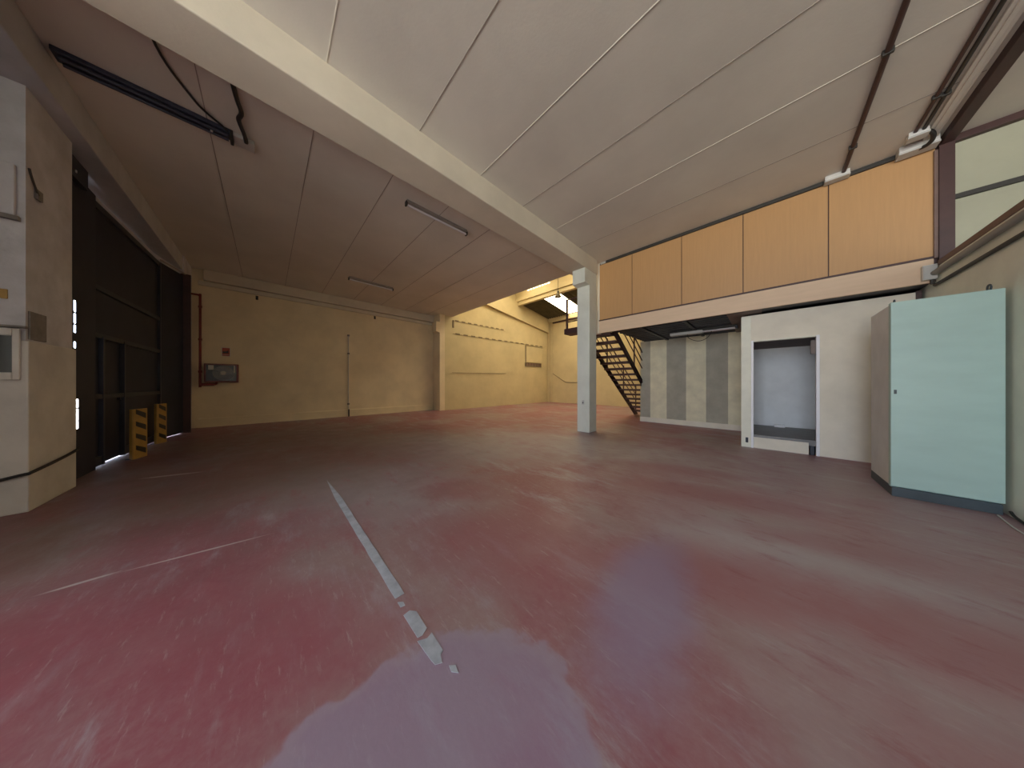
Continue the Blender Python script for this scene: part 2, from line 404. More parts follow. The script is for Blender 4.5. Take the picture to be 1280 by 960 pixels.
# ------------------------------------------------------------------ the black gate
A, B, C = Vector((-5.90,-1.90,0)), Vector((-9.55,-1.75,0)), Vector((-10.36,-1.54,0))
gate = thing('industrial_gate', 'tall black sheet-steel gate with a wicket door and daylight leaking round it', 'gate', (-8,-1.74,0))
def along(t): return A + (B-A)*t
dirg = (B-A).normalized(); nrm = Vector((-dirg.y, dirg.x, 0));  nrm = nrm if nrm.y > 0 else -nrm
def leaf(bm, p, q, z0, z1, th=.03, off=0):
    p = Vector(p)+nrm*off; q = Vector(q)+nrm*off
    obar(bm, (p.x,p.y,(z0+z1)/2), (q.x,q.y,(z0+z1)/2), th, z1-z0)
g0 = along(.24)
bm = new(); leaf(bm, g0, along(.345), .018, 3.95); obj('leaf_panel', bm, 'steel_black', gate)
bm = new(); leaf(bm, along(.345), along(.53), 2.0, 3.95); obj('leaf_panel', bm, 'steel_black', gate)
bm = new(); leaf(bm, along(.53), B, .018, 3.95); obj('leaf_panel', bm, 'steel_black', gate)
wk = new(); leaf(wk, along(.34), along(.535), .02, 1.99, .028, -.012)
w = obj('wicket_door', wk, 'steel_black', gate)
bm = new(); leaf(bm, along(.50), along(.512), .98, 1.10, .03, .02); obj('handle', bm, 'steel_black2', w)
bm = new(); leaf(bm, B, C, .018, 4.0, .04); obj('folded_leaf', bm, 'steel_black', gate)
fr = new()
leaf(fr, g0, B, 3.88, 3.97, .05, .02); obj('top_rail', fr, 'steel_black2', gate)
for z in (2.70, 1.98, 1.06):
    fr = new(); leaf(fr, g0, B, z-.035, z+.035, .05, .025); obj('cross_rail', fr, 'steel_black2', gate)
fr = new(); leaf(fr, g0, along(.345), .018, .15, .05, .022); leaf(fr, along(.53), B, .018, .15, .05, .022); obj('bottom_rail', fr, 'steel_black2', gate)
for t_ in (.25, .345, .53, .985):
    q = along(t_)+nrm*.03
    fr = new(); obar(fr, (q.x,q.y,.018), (q.x,q.y,1.98 if t_ in (.345,.53) else 3.95), .06, .05); obj('stile', fr, 'steel_black2', gate)
# slotted jamb strip against the pier
fr = new()
x0, x1 = -6.86, -5.865
for z0, z1 in ((0,.66), (1.05,1.72), (1.80,1.92), (2.34,4.0)): box(fr, x0, x1, -1.790, -1.786, z0, z1)
for z0, z1, sx_ in ((.66,1.05,-6.37), (1.72,1.80,-6.31), (1.92,2.34,-6.31)):
    box(fr, x0, sx_-.03, -1.790, -1.786, z0, z1); box(fr, sx_+.03, x1, -1.790, -1.786, z0, z1)
for z in (2.02, 2.17): box(fr, -6.36, -6.27, -1.792, -1.787, z, z+.022)
box(fr, -6.42, -6.33, -1.792, -1.787, .92, .94)
obj('jamb_strip', fr, 'steel_black', gate)
fr = new(); box(fr, -6.44, -5.96, -1.784, -1.730, 3.86, 4.12, .004); obj('head_bracket', fr, 'steel_black2', gate)
fr = new(); box(fr, -6.135, -6.115, -1.731, -1.722, 3.93, 3.96); obj('bolt', fr, 'white', gate)
fr = new(); box(fr, -10.40, -10.36, -1.56, -1.40, 0, 4.05); obj('jamb_post', fr, 'brown', gate)
fr = new(); tube(fr, [(-9.4,-1.68,4.0), (-10.3,-1.48,4.03)], .016, 8); obj('track_rod', fr, 'fixture', gate)

# hazard-striped guards in front of the gate
def guard(c, ang, label):
    g = thing('hazard_guard', label, 'guard', (c[0], c[1], 0), 'striped guards before the black gate')
    d = Vector((math.cos(ang), math.sin(ang), 0)); n = Vector((math.sin(ang), -math.cos(ang), 0))
    n = n if n.y > 0 else -n
    w_, h_ = .27, .83
    R = Matrix((d, n, Vector((0,0,1)))).transposed().to_4x4(); R.translation = Vector((c[0], c[1], 0))
    def put(bm): bmesh.ops.transform(bm, matrix=R, verts=bm.verts); return bm
    bm = new()
    prism(bm, [(-w_/2,.03), (-w_/2,.06), (-w_/2+.01,.07), (w_/2-.01,.07), (w_/2,.06), (w_/2,.03), (w_/2-.012,.03), (w_/2-.012,.055), (-w_/2+.012,.055), (-w_/2+.012,.03)], 'z', 0, h_)
    obj('channel', put(bm), 'yellow', g)
    for k in range(4):
        z = .06 + k*.20
        bm = new(); prism(bm, [(-w_/2+.05,z+.09), (w_/2-.04,z), (w_/2-.04,z+.09), (-w_/2+.05,z+.165)], 'y', .071, .074)
        obj('black_stripe', put(bm), 'black', g)
    bm = new(); box(bm, -w_/2, w_/2, -.02, .05, 0, .012); obj('foot_plate', put(bm), 'steel_black2', g)
guard((-7.47,-1.60), 2.80, 'yellow and black striped upright guard before the gate, nearer the pier')
guard((-9.02,-1.66), 2.84, 'yellow and black striped upright guard before the gate, nearer the hose cabinet')

# ------------------------------------------------------------------ things on the pier
t = thing('meter_box', 'cream framed meter box with a dark pane on the side of the pier', 'meter box', (-5.04,-2.0,1.29))
bm = new()
for (y0,y1,z0,z1) in ((-2.35,-2.28,1.29,1.78), (-1.73,-1.695,1.29,1.78), (-2.28,-1.73,1.71,1.78), (-2.28,-1.73,1.29,1.36)): box(bm, -5.04, -5.015, y0, y1, z0, z1, .005)
obj('frame', bm, 'dado', t)
bm = new(); box(bm, -5.05, -5.025, -2.28, -1.73, 1.36, 1.71); obj('pane', bm, 'pane', t)
bm = new(); box(bm, -5.06, -5.01, -2.37, -1.665, 1.79, 1.81, .004); obj('drip_ledge', bm, 'plate', t)
bm = new(); box(bm, -5.35, -5.09, -1.682, -1.668, 1.69, 1.97, .004)
tag(obj('blanking_plate', bm, 'plate'), 'grey square plate set in the pier above the dado', 'plate')
bm = new(); tube(bm, smooth_path([(-5.91,-1.645,.46), (-5.6,-1.635,.43), (-5.03,-1.635,.39), (-5.015,-1.70,.37), (-5.015,-2.1,.28), (-5.015,-2.55,.25)]), .014, 8)
tag(obj('pier_cable', bm, 'cable', smooth=True), 'black cable sagging round the foot of the pier', 'cable')
t = thing('junction_box', 'pale box fixed high on the side of the pier', 'box', (-5.06,-1.9,2.84))
bm = new(); box(bm, -5.06, -5.02, -2.2, -1.72, 2.86, 3.35, .008); obj('cover', bm, 'pier', t)
bm = new(); box(bm, -5.06, -5.015, -2.21, -1.70, 2.82, 2.86, .004); obj('lower_lip', bm, 'plate', t)
bm = new(); box(bm, -5.27, -5.18, -1.682, -1.66, 3.13, 3.23, .006)
tag(obj('cable_clamp', bm, 'plate'), 'small dark clamp high on the face of the pier', 'clamp')
bm = new(); tube(bm, smooth_path([(-5.05,-1.66,3.36), (-5.10,-1.665,3.30), (-5.2,-1.665,3.17)]), .008, 6)
tag(obj('drop_wire', bm, 'greydark', smooth=True), 'short dark wire dropping to the clamp on the pier', 'wire')
bm = new(); box(bm, -5.058, -5.045, -1.84, -1.76, 2.06, 2.15, .003)
tag(obj('warning_sticker', bm, 'yellow'), 'small yellow sticker above the meter box', 'sticker')

# ------------------------------------------------------------------ fire hose cabinet, sign and red pipe
hx = XA
t = thing('fire_hose_cabinet', 'red wall-mounted fire hose cabinet with a coiled hose behind its front', 'hose cabinet', (hx,-.95,1.30))
bm = new(); box(bm, hx, hx+.18, -1.28, -.62, 1.30, 1.84, .01); obj('case', bm, 'redbox', t)
bm = new(); box(bm, hx+.18, hx+.19, -1.24, -.66, 1.34, 1.80, .003); front = obj('front_pane', bm, 'hoseglass', t)
for r in (.075,.105,.135,.165,.195):
    bm = new(); tube(bm, [(hx+.197, -.92+r*math.cos(a*PI/12), 1.57+r*math.sin(a*PI/12)) for a in range(24)], .012, 6, closed=True); obj('hose_coil', bm, 'hosecoil', t, smooth=True)
bm = new(); lathe(bm, [(.0,.215), (.05,.215), (.06,.19)], (hx,-.92,1.57), 16, 'x'); obj('reel_hub', bm, 'white', t)
bm = new(); box(bm, hx+.19, hx+.195, -1.20, -1.10, 1.66, 1.79); obj('notice', bm, 'white', t)
bm = new(); box(bm, hx+.19, hx+.205, -.71, -.685, 1.58, 1.80, .003); obj('handle', bm, 'white', t)
bm = new(); box(bm, hx, hx+.012, -.97, -.79, 2.08, 2.34, .002)
sg = thing('fire_hose_sign', 'small square red and white fire hose sign above the hose cabinet', 'sign', (hx,-.88,2.08))
obj('board', bm, 'white', sg)
bm = new(); box(bm, hx+.012, hx+.015, -.955, -.805, 2.13, 2.33); obj('red_face', bm, 'signred', sg)
bm = new(); prism(bm, [(-.945,2.17), (-.83,2.17), (-.83,2.27), (-.87,2.23), (-.945,2.22)], 'x', hx+.015, hx+.018); obj('symbol', bm, 'black', sg)
bm = new(); box(bm, hx+.012, hx+.015, -.955, -.805, 2.09, 2.12); obj('lower_strip', bm, 'signred', sg)
t = thing('sprinkler_pipe', 'dark red water pipe dropping to the fire hose cabinet', 'pipe', (hx+.06,-1.36,1.2))
bm = new(); tube(bm, smooth_path([(hx+.07,-1.54,3.78), (hx+.07,-1.40,3.78), (hx+.07,-1.365,3.745), (hx+.07,-1.36,3.6), (hx+.07,-1.36,1.35), (hx+.07,-1.355,1.26), (hx+.07,-1.32,1.24), (hx+.07,-1.10,1.24), (hx+.07,-1.06,1.26), (hx+.07,-1.05,1.31)], 5), .026, 10)
obj('pipe_run', bm, 'red', t, smooth=True)
for z in (2.52,3.45,1.6):
    bm = new(); tube(bm, [(hx+.07,-1.36,z-.03), (hx+.07,-1.36,z+.03)], .038, 10); obj('collar', bm, 'red', t, smooth=True)
bm = new(); box(bm, hx+.02, hx+.14, -1.36, -1.10, 1.20, 1.275, .01); obj('valve_body', bm, 'red', t)

# small fixings on the long wall
for y, z, lab in ((-.23,3.99,'small dark wall hook high on the long wall above the hose cabinet'), (3.18,4.0,'small dark wall hook high on the long wall above the thin conduit')):
    t = thing('wall_hook', lab, 'hook', (XA,y,z), 'hooks on the long wall')
    bm = new(); box(bm, XA, XA+.02, y-.03, y+.03, z-.06, z+.06, .004); obj('plate', bm, 'greydark', t)
    bm = new(); tube(bm, smooth_path([(XA+.02,y,z+.02), (XA+.08,y,z), (XA+.09,y,z-.05), (XA+.06,y,z-.07)]), .014, 8); obj('prong', bm, 'greydark', t, smooth=True)
t = thing('wall_conduit', 'thin cream conduit running down the long wall to a dark end by the floor', 'conduit', (XA,2.25,0))
bm = new(); tube(bm, [(XA+.02,2.25,.3), (XA+.02,2.25,3.12)], .018, 8); obj('tube', bm, 'dado', t, smooth=True)
bm = new(); tube(bm, [(XA+.09,2.25,.0), (XA+.09,2.25,.28)], .022, 8); obj('end_sleeve', bm, 'cable', t, smooth=True)
for z in (.45,2.4,3.1):
    bm = new(); box(bm, XA, XA+.045, 2.215, 2.285, z, z+.06, .004); obj('clip', bm, 'plate', t)

# ------------------------------------------------------------------ far wall fittings
def slotted_rail(y0, y1, za, zb, n, label):
    r = thing('cable_rail', label, 'cable rail', (XF,y0,za), 'slotted rails on the far left wall')
    bm = new(); obar(bm, (XF+.012,y0,za), (XF+.012,y1,zb), .02, .05); obj('rail', bm, 'farcream', r)
    for k in range(n):
        bm = new(); t0 = (k+.2)/n; t1 = (k+.75)/n
        obar(bm, (XF+.026,y0+(y1-y0)*t0,za+(zb-za)*t0), (XF+.026,y0+(y1-y0)*t1,za+(zb-za)*t1), .012, .06)
        obj('slot', bm, 'vent', r)
slotted_rail(6.5, 9.9, 4.36, 4.40, 9, 'upper slotted cable rail on the far yellow wall')
slotted_rail(6.5, 13.5, 3.72, 3.79, 15, 'lower, longer slotted cable rail on the far yellow wall')
bm = new(); box(bm, XF, XF+.03, 6.44, 6.52, 4.0, 4.36, .004)
tag(obj('rail_drop', bm, 'vent'), 'short dark bracket by the pilaster at the start of the cable rails', 'bracket')
t = thing('wall_panel', 'flat cream panel with a dark outline above the vent grille on the far wall', 'panel', (XF,12.5,2.65))
bm = new(); box(bm, XF, XF+.03, 11.75, 13.35, 2.66, 3.68, .004); obj('board', bm, 'farcream', t)
bm = new()
for (y0,y1,z0,z1) in ((11.70,11.75,2.66,3.72), (11.75,13.38,3.68,3.70)): box(bm, XF, XF+.045, y0, y1, z0, z1)
obj('edge_strip', bm, 'vent', t)
t = thing('vent_grille', 'dark louvred vent grille on the far yellow wall', 'vent', (XF,12.45,2.38))
bm = new()
for (y0,y1,z0,z1) in ((11.65,13.26,2.38,2.41), (11.65,13.26,2.60,2.63), (11.65,11.69,2.41,2.60), (13.22,13.26,2.41,2.60)): box(bm, XF, XF+.05, y0, y1, z0, z1, .004)
obj('frame', bm, 'vent', t)
bm = new()
for k in range(9):
    y = 11.75+k*.165; box(bm, XF+.005, XF+.04, y, y+.1, 2.42, 2.60)
obj('slats', bm, 'brown2', t)
bm = new(); tube(bm, [(XF+.03,6.4,1.80), (XF+.03,10.0,1.86)], .012, 6)
tag(obj('low_wire', bm, 'vent', smooth=True), 'thin wire run low along the far yellow wall', 'wire')
bm = new(); tube(bm, [(-10.55,YB-.06,0), (-10.55,YB-.06,5.38)], .035, 8)
tag(obj('downpipe', bm, 'farcream', smooth=True), 'cream downpipe in the far corner, nearest the left wall', 'pipe', 'pipes in the far corner')
bm = new(); tube(bm, [(-10.28,YB-.06,0), (-10.28,YB-.06,5.38)], .03, 8)
tag(obj('downpipe', bm, 'farcream', smooth=True), 'second cream downpipe in the far corner, right of the first', 'pipe', 'pipes in the far corner')
bm = new(); tube(bm, smooth_path([(-10.22,YB-.03,1.96), (-10.1,YB-.03,1.89), (-9.3,YB-.03,1.42), (-9.0,YB-.03,1.36), (-8.3,YB-.03,1.35)]), .02, 8)
tag(obj('handrail', bm, 'vent', smooth=True), 'dark rail stepping down along the far end wall left of the pillar', 'rail')
# bell lamp
t = thing('bell_lamp', 'industrial bell lamp hanging below the far skylight', 'lamp', (-7.5,10.7,5.75))
bm = new(); tube(bm, [(-7.5,10.7,6.03), (-7.5,10.7,7.18)], .012, 6); obj('hanging_rod', bm, 'cable', t)
bm = new(); lathe(bm, [(.03,.30), (.055,.29), (.06,.20), (.04,.18)], (-7.5,10.7,5.75), 14); obj('gear_housing', bm, 'greydark', t, smooth=True)
bm = new(); lathe(bm, [(.045,.19), (.075,.15), (.13,.06), (.175,.0), (.18,-.01), (.165,-.01), (.12,.055), (.065,.14), (.04,.175)], (-7.5,10.7,5.75), 20); obj('shade', bm, 'bellmetal', t, smooth=True)
bm = new(); lathe(bm, [(.0,-.03), (.04,-.015), (.05,.03), (.03,.10), (.0,.12)], (-7.5,10.7,5.75), 14); obj('bulb', bm, 'glasstube', t, smooth=True)

# ------------------------------------------------------------------ fluorescent battens on the left ceiling
def batten(x, y0, y1, label, dark=False):
    t = thing('fluorescent_light', label, 'ceiling light', (x,(y0+y1)/2,ZC-.1), 'unlit fluorescent battens under the slab ceiling')
    bm = new(); prism(bm, [(x-.03,ZC), (x-.05,ZC-.05), (x+.05,ZC-.05), (x+.03,ZC)], 'y', y0+.02, y1-.02); obj('housing', bm, 'bluedark' if dark else 'fixture', t)
    for y in (y0, y1-.03):
        bm = new(); box(bm, x-.035, x+.035, y, y+.03, ZC-.11, ZC-.03, .006); obj('lamp_holder', bm, 'greydark', t)
    bm = new(); tube(bm, [(x,y0+.03,ZC-.085), (x,y1-.03,ZC-.085)], .02, 12); obj('tube', bm, 'bluedark' if dark else 'glasstube', t, smooth=True)
    return t
batten(-4.48, 1.75, 3.05, 'white unlit fluorescent batten just left of the long beam')
batten(-8.90, 1.76, 3.07, 'small dark fluorescent batten far left near the long cream wall')
t = thing('fluorescent_light', 'dark fluorescent batten high on the ceiling towards the black gate', 'ceiling light', (-4.9,-.9,ZC-.1), 'unlit fluorescent battens under the slab ceiling')
bm = new(); box(bm, -4.98, -4.83, -1.50, -.33, ZC-.05, ZC, .008); obj('housing', bm, 'bluedark', t)
for x in (-4.945,-4.865):
    bm = new(); tube(bm, [(x,-1.46,ZC-.075), (x,-.36,ZC-.075)], .018, 10); obj('tube', bm, 'bluedark', t, smooth=True)
bm = new(); box(bm, -4.98, -4.83, -.345, -.315, ZC-.105, ZC, .005); obj('end_cap', bm, 'greydark', t)
bm = new(); tube(bm, [(-4.905,-.5,ZC-.09), (-4.905,-.5,ZC-.055)], .012, 8); obj('screw', bm, 'white', t)
bm = new(); box(bm, -5.02, -4.84, -.315, -.12, ZC-.055, ZC, .008)
tag(obj('ceiling_box', bm, 'grey'), 'grey connection box on the ceiling at the end of the dark batten', 'box')
bm = new(); tube(bm, smooth_path([(-4.83,-.36,ZC-.04), (-4.78,-.42,ZC-.03), (-4.70,-.53,ZC-.02), (-4.58,-.61,ZC-.015), (-4.2,-.75,ZC-.02), (-3.66,-.80,ZC-.02)]), .012, 8)
tag(obj('ceiling_cable', bm, 'cable', smooth=True), 'thin black cable curving over the ceiling to the dark batten', 'cable')
pts = smooth_path([(-4.86,-.20,ZC-.06), (-4.74,-.21,ZC-.05), (-4.55,-.25,ZC-.03), (-4.40,-.22,ZC-.035), (-4.2,-.25,ZC-.03), (-3.66,-.30,ZC-.03)], 14)
bm = new(); tube(bm, pts, .022, 10)
fx = obj('flexible_conduit', bm, 'cable', smooth=True)
tag(fx, 'thick black flexible conduit dropping from the beam to the grey ceiling box', 'conduit')

# ------------------------------------------------------------------ mezzanine
mz = thing('mezzanine', 'raised mezzanine office front clad in beech panels above the lower rooms', 'mezzanine', (-.8,YM,2.61))
px = [-3.17, -2.32, -1.285, -.30, .71, 1.615]
for a, b_ in zip(px, px[1:]):
    bm = new(); box(bm, a+.006, b_-.006, YM, YM+.04, 2.985, 4.47, .003); obj('wood_panel', bm, 'wood', mz)
bm = new(); box(bm, -3.17, 1.62, YM+.012, YM+.10, 2.635, ZC); obj('backing_frame', bm, 'brown', mz)
bm = new(); box(bm, -3.18, 1.62, YM-.012, YM+.02, 2.955, 2.985, .003); obj('lower_trim', bm, 'brown', mz)
bm = new(); box(bm, -3.18, 1.60, YM-.004, YM+.03, 2.63, 2.955, .004); obj('fascia', bm, 'wood2', mz)
bm = new(); box(bm, -2.85, 1.60, YM+.10, 9.3, 2.80, 2.95); obj('floor_slab', bm, 'deck', mz)
bm = new()
y = YM+.12; poly = []
while y < 9.2:
    poly += [(y,2.66), (y+.09,2.66), (y+.11,2.72), (y+.20,2.72)]; y += .22
prism(bm, poly + [(9.25,2.80), (YM+.12,2.80)], 'x', -2.85, -.55); obj('ribbed_deck', bm, 'deck', mz)
for x in (-2.2, -1.3):
    bm = new(); box(bm, x, x+.07, YM+.10, 9.2, 2.628, 2.665); obj('joist', bm, 'deck', mz)
bm = new(); box(bm, -.55, -.05, YM+.10, 9.0, 2.635, 2.80); obj('soffit_board', bm, 'soffit', mz)
bm = new(); box(bm, -.05, 1.60, YM+.10, 9.0, 2.645, 2.80); obj('soffit_board', bm, 'deck', mz)
bm = new(); box(bm, -3.34, -3.165, YM-.004, YM+.10, 2.62, ZC); obj('end_trim', bm, 'doorwall', mz)

# cable and trays at the head of the panels
bm = new(); box(bm, -2.98, 1.40, YM-.035, YM+.0, 4.47, 4.528, .004)
tag(obj('cable_tray', bm, 'greydark'), 'black cable tray along the top of the beech panels', 'cable tray')
bm = new(); box(bm, -3.13, -2.98, YM-.03, YM+.0, 4.475, 4.525, .006)
tag(obj('end_box', bm, 'grey'), 'small grey box where the black cable tray meets the beam', 'box')
def ceil_box(x0, x1, y0, y1, z0, label):
    t = thing('junction_box', label, 'box', ((x0+x1)/2,(y0+y1)/2,z0), 'grey boxes at the head of the beech panels')
    bm = new(); box(bm, x0, x1, y0, y1, z0+.025, ZC, .006); obj('body', bm, 'white', t)
    bm = new(); box(bm, x0-.004, x1+.004, y0-.004, y1, z0, z0+.025, .004); obj('lid', bm, 'grey', t)
ceil_box(.66, .90, 6.30, 6.42, 4.44, 'grey junction box above the seam of the two right-hand beech panels')
ceil_box(1.30, 1.60, 6.26, 6.41, 4.42, 'long grey junction box beside the maroon steel post')
ceil_box(1.31, 1.46, 5.98, 6.10, 4.45, 'small grey junction box on the ceiling before the maroon post')
def conduit(x, y0, y1, r, label, m='brown', name='ceiling_conduit'):
    t = thing(name, label, 'conduit', (x,y1,ZC-r), 'conduits crossing the ceiling to the beech panels')
    bm = new(); tube(bm, [(x,y0,ZC-r), (x,y1,ZC-r)], r, 10); obj('pipe', bm, m, t, smooth=True)
    for k in range(3):
        yy = y1-.6-k*1.4
        bm = new(); box(bm, x-r-.012, x+r+.012, yy, yy+.03, ZC-2*r-.006, ZC, .003); obj('clip', bm, 'greydark', t)
conduit(.84, -2.0, 6.32, .024, 'maroon conduit along the ceiling to the box above the panel seam')
conduit(1.36, -2.0, 6.0, .018, 'thin maroon conduit, left of the pair by the maroon post')
conduit(1.42, -2.0, 6.02, .018, 'thin dark conduit, right of the pair by the maroon post', 'greydark')
bm = new(); box(bm, 1.47, 1.58, -3, 6.28, ZC-.035, ZC, .006); box(bm, 1.505, 1.545, -3, 6.28, ZC-.045, ZC-.03, .004)
tag(obj('trunking', bm, 'ceil'), 'flat cream trunking on the ceiling left of the maroon steel beam', 'trunking')
bm = new(); tube(bm, smooth_path([(1.46,6.03,4.49), (1.50,6.07,4.46), (1.52,6.16,4.43), (1.50,6.24,4.42), (1.46,6.30,4.44)]), .022, 10)
tag(obj('cable_loop', bm, 'cable', smooth=True), 'thick black cable looping between the two grey boxes by the post', 'cable')

# ------------------------------------------------------------------ maroon steel frame and right wall
t = thing('steel_post', 'maroon steel post at the right end of the beech panels', 'post', (1.68,YM,2.9))
bm = new(); box(bm, 1.625, 1.735, YM-.05, YM-.035, 2.9, ZC, .002); obj('flange', bm, 'brown', t)
bm = new(); box(bm, 1.675, 1.685, YM-.035, YM+.05, 2.9, ZC); obj('web', bm, 'brown', t)
bm = new(); box(bm, 1.625, 1.735, YM+.05, YM+.065, 2.9, ZC); obj('rear_flange', bm, 'brown', t)
bm = new(); box(bm, 1.595, 1.625, YM-.03, YM+.0, 2.95, 4.40); obj('edge_board', bm, 'brown2', t)
bm = new(); box(bm, 1.63, 1.73, YR, YM-.05, ZC-.10, ZC-.0, .004)
tag(obj('steel_beam', bm, 'brown'), 'maroon steel beam under the ceiling running to the steel post', 'beam')
bm = new(); box(bm, XR, XR+.16, YR, 6.98, 0, 2.80)
struct('wall_right', bm, 'creamR', 'pale greenish partition wall behind the tall cabinet', 'wall')
bm = new(); box(bm, XR-.008, XR+.17, YR, YM-.06, 2.83, 2.90, .005)
tag(obj('capping_beam', bm, 'brown2'), 'faded brown steel capping along the top of the right partition', 'beam', kind=None)
bm = new(); box(bm, XR, XR+.16, YR, YM-.06, 2.80, 2.83)
struct('trim_6', bm, 'creamR', 'cream bed below the brown capping of the right partition', 'trim')
t = thing('grey_tube', 'grey trunking tube along the top of the right partition', 'conduit', (XR-.03,5,2.72))
bm = new(); tube(bm, [(XR-.035,YR+.2,2.735), (XR-.035,6.36,2.735)], .033, 12); obj('pipe', bm, 'tubegrey', t, smooth=True)
for k in range(3):
    bm = new(); box(bm, XR-.075, XR, 1.2+k*1.6, 1.23+k*1.6, 2.695, 2.775, .004); obj('clip', bm, 'greydark', t)
bm = new(); tube(bm, [(XR-.022,YR+.2,2.58), (XR-.022,6.40,2.58)], .02, 10)
tag(obj('dark_conduit', bm, 'greydark', smooth=True), 'thin dark conduit on the right partition below the grey tube', 'conduit')
t = thing('junction_box', 'white box where the grey tube meets the mezzanine fascia', 'box', (1.57,6.41,2.65))
bm = new(); box(bm, 1.50, 1.61, 6.37, 6.445, 2.66, 2.86, .008); obj('body', bm, 'white', t)
bm = new(); box(bm, 1.505, 1.605, 6.362, 6.372, 2.67, 2.85, .004); obj('lid', bm, 'grey', t)
bm = new(); tube(bm, [(1.58,6.41,2.60), (1.58,6.41,2.66)], .02, 8); obj('gland', bm, 'greydark', t)
# neighbouring bay wall seen over the partition
bm = new(); box(bm, 1.735, XE, YM+.07, YM+.2, 0, ZC)
wl = struct('wall_neighbour', bm, 'baywall', 'pale panelled wall of the neighbouring bay seen over the partition', 'wall')
bm = new(); box(bm, 1.735, XE, YM+.03, YM+.075, 3.70, 3.76, .003); obj('middle_rail', bm, 'greydark', wl)
bm = new(); box(bm, 1.735, XE, YM+.0, YM+.075, ZC-.085, ZC, .003); obj('head_rail', bm, 'brown', wl)
bm = new(); box(bm, XE, XE+.2, YR-.2, YB+.2, 0, ZC)
struct('wall_outer', bm, 'creamR', 'outer wall of the neighbouring bay', 'wall')

# ------------------------------------------------------------------ striped wall under the mezzanine
YS = 9.0
sx = [-2.97, -2.66, -2.19, -1.68, -1.20, -.72, -.34]
ws = None
bm = new(); box(bm, -2.97, -.2, YS+.02, YS+.1, 0, 2.70); 
ws = struct('wall_under_mezzanine', bm, 'striplite', 'recessed wall under the mezzanine in cream and putty grey vertical bands', 'wall')
for i, (a, b_) in enumerate(zip(sx, sx[1:])):
    bm = new(); box(bm, a, b_, YS + (.0 if i % 2 else .006), YS+.03, 0, 2.66)
    obj('band', bm, 'stripdark' if i % 2 == 0 else 'striplite', ws)
bm = new(); box(bm, -2.97, -.34, YS-.03, YS+.02, .0, .15, .004)
struct('baseboard_back', bm, 'doorwall', 'cream skirting at the foot of the banded wall', 'baseboard')

# ------------------------------------------------------------------ lower room with the doorway
XD0, XD1, YD = -.34, 1.55, 6.82
ox0, ox1, oz0, oz1 = -.17, .62, .25, 2.08
bm = new()
box(bm, XD0, ox0, YD, YD+.1, 0, 2.60); box(bm, ox1, XD1, YD, YD+.1, 0, 2.60); box(bm, ox0, ox1, YD, YD+.1, oz1, 2.60)
wd = struct('wall_doorway', bm, 'doorwall', 'cream board wall around the open doorway under the mezzanine', 'wall')
bm = new(); box(bm, XD0, XD0+.1, YD+.1, YS, 0, 2.60)
struct('wall_return', bm, 'ret', 'side return of the room under the mezzanine', 'wall')
bm = new(); box(bm, ox0-.13, ox1+1.0, 8.60, 8.7, 0, 2.2)
struct('wall_room_back', bm, 'inner', 'pale blue white back wall inside the doorway', 'wall')
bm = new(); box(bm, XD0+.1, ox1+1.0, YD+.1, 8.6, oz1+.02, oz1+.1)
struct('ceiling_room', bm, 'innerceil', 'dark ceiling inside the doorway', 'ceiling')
bm = new(); box(bm, XD0+.1, ox1+.98, YD+.02, 8.6, .16, oz0)
struct('floor_room', bm, 'greyfloor', 'raised grey floor inside the doorway', 'floor')
bm = new(); box(bm, .80, .9, YD+.1, 8.6, .25, oz1+.02)
struct('wall_room_side', bm, 'inner', 'pale side wall inside the doorway', 'wall')
dr = thing('door_1', 'white door frame of the raised open doorway under the mezzanine', 'door frame', (.22,YD,0)); dr['kind'] = 'structure'
bm = new(); box(bm, XD0-.004, ox0-.03, YD-.02, YD+.0, 0, 2.58, .004); obj('wide_jamb', bm, 'whitetrim', dr)
bm = new(); box(bm, ox0-.03, ox0+.005, YD-.028, YD+.1, 0, oz1+.02, .004); obj('frame_jamb', bm, 'frame_white', dr)
bm = new(); box(bm, ox1-.005, ox1+.035, YD-.028, YD+.1, 0, oz1+.02, .004); obj('frame_jamb', bm, 'frame_white', dr)
bm = new(); box(bm, ox0, ox1, YD-.02, YD+.1, oz1-.005, oz1+.02, .003); obj('frame_head', bm, 'whitetrim', dr)
bm = new(); box(bm, ox0, ox1, YD-.012, YD+.06, .215, .262, .004); obj('threshold', bm, 'greyfloor', dr)
bm = new(); box(bm, ox0, .535, YD+.01, YD+.04, 0, .215); obj('riser_board', bm, 'doorwall', dr)
bm = new(); box(bm, .55, .60, YD+.02, YD+.06, 0, .22, .003); obj('support_leg', bm, 'steel_black2', dr)
bm = new(); box(bm, ox1-.06, ox1-.006, YD+.03, YD+.10, 1.78, 2.02, .004); obj('closer_box', bm, 'soffit', dr)
bm = new(); box(bm, XD0+.06, XD0+.1, YD-.026, YD-.018, .09, .19, .002); obj('keeper_slot', bm, 'steel_black2', dr)
bm = new(); box(bm, .14, .31, 8.40, 8.52, .25, .305, .008)
tag(obj('packet', bm, 'packet'), 'small white packet lying on the raised floor inside the doorway', 'packet')
bm = new(); box(bm, XD1, XD1+.05, YD-.01, YD+.08, 0, 2.62, .003)
tag(obj('corner_post', bm, 'brown'), 'dark narrow post behind the tall cabinet at the end of the doorway wall', 'post')

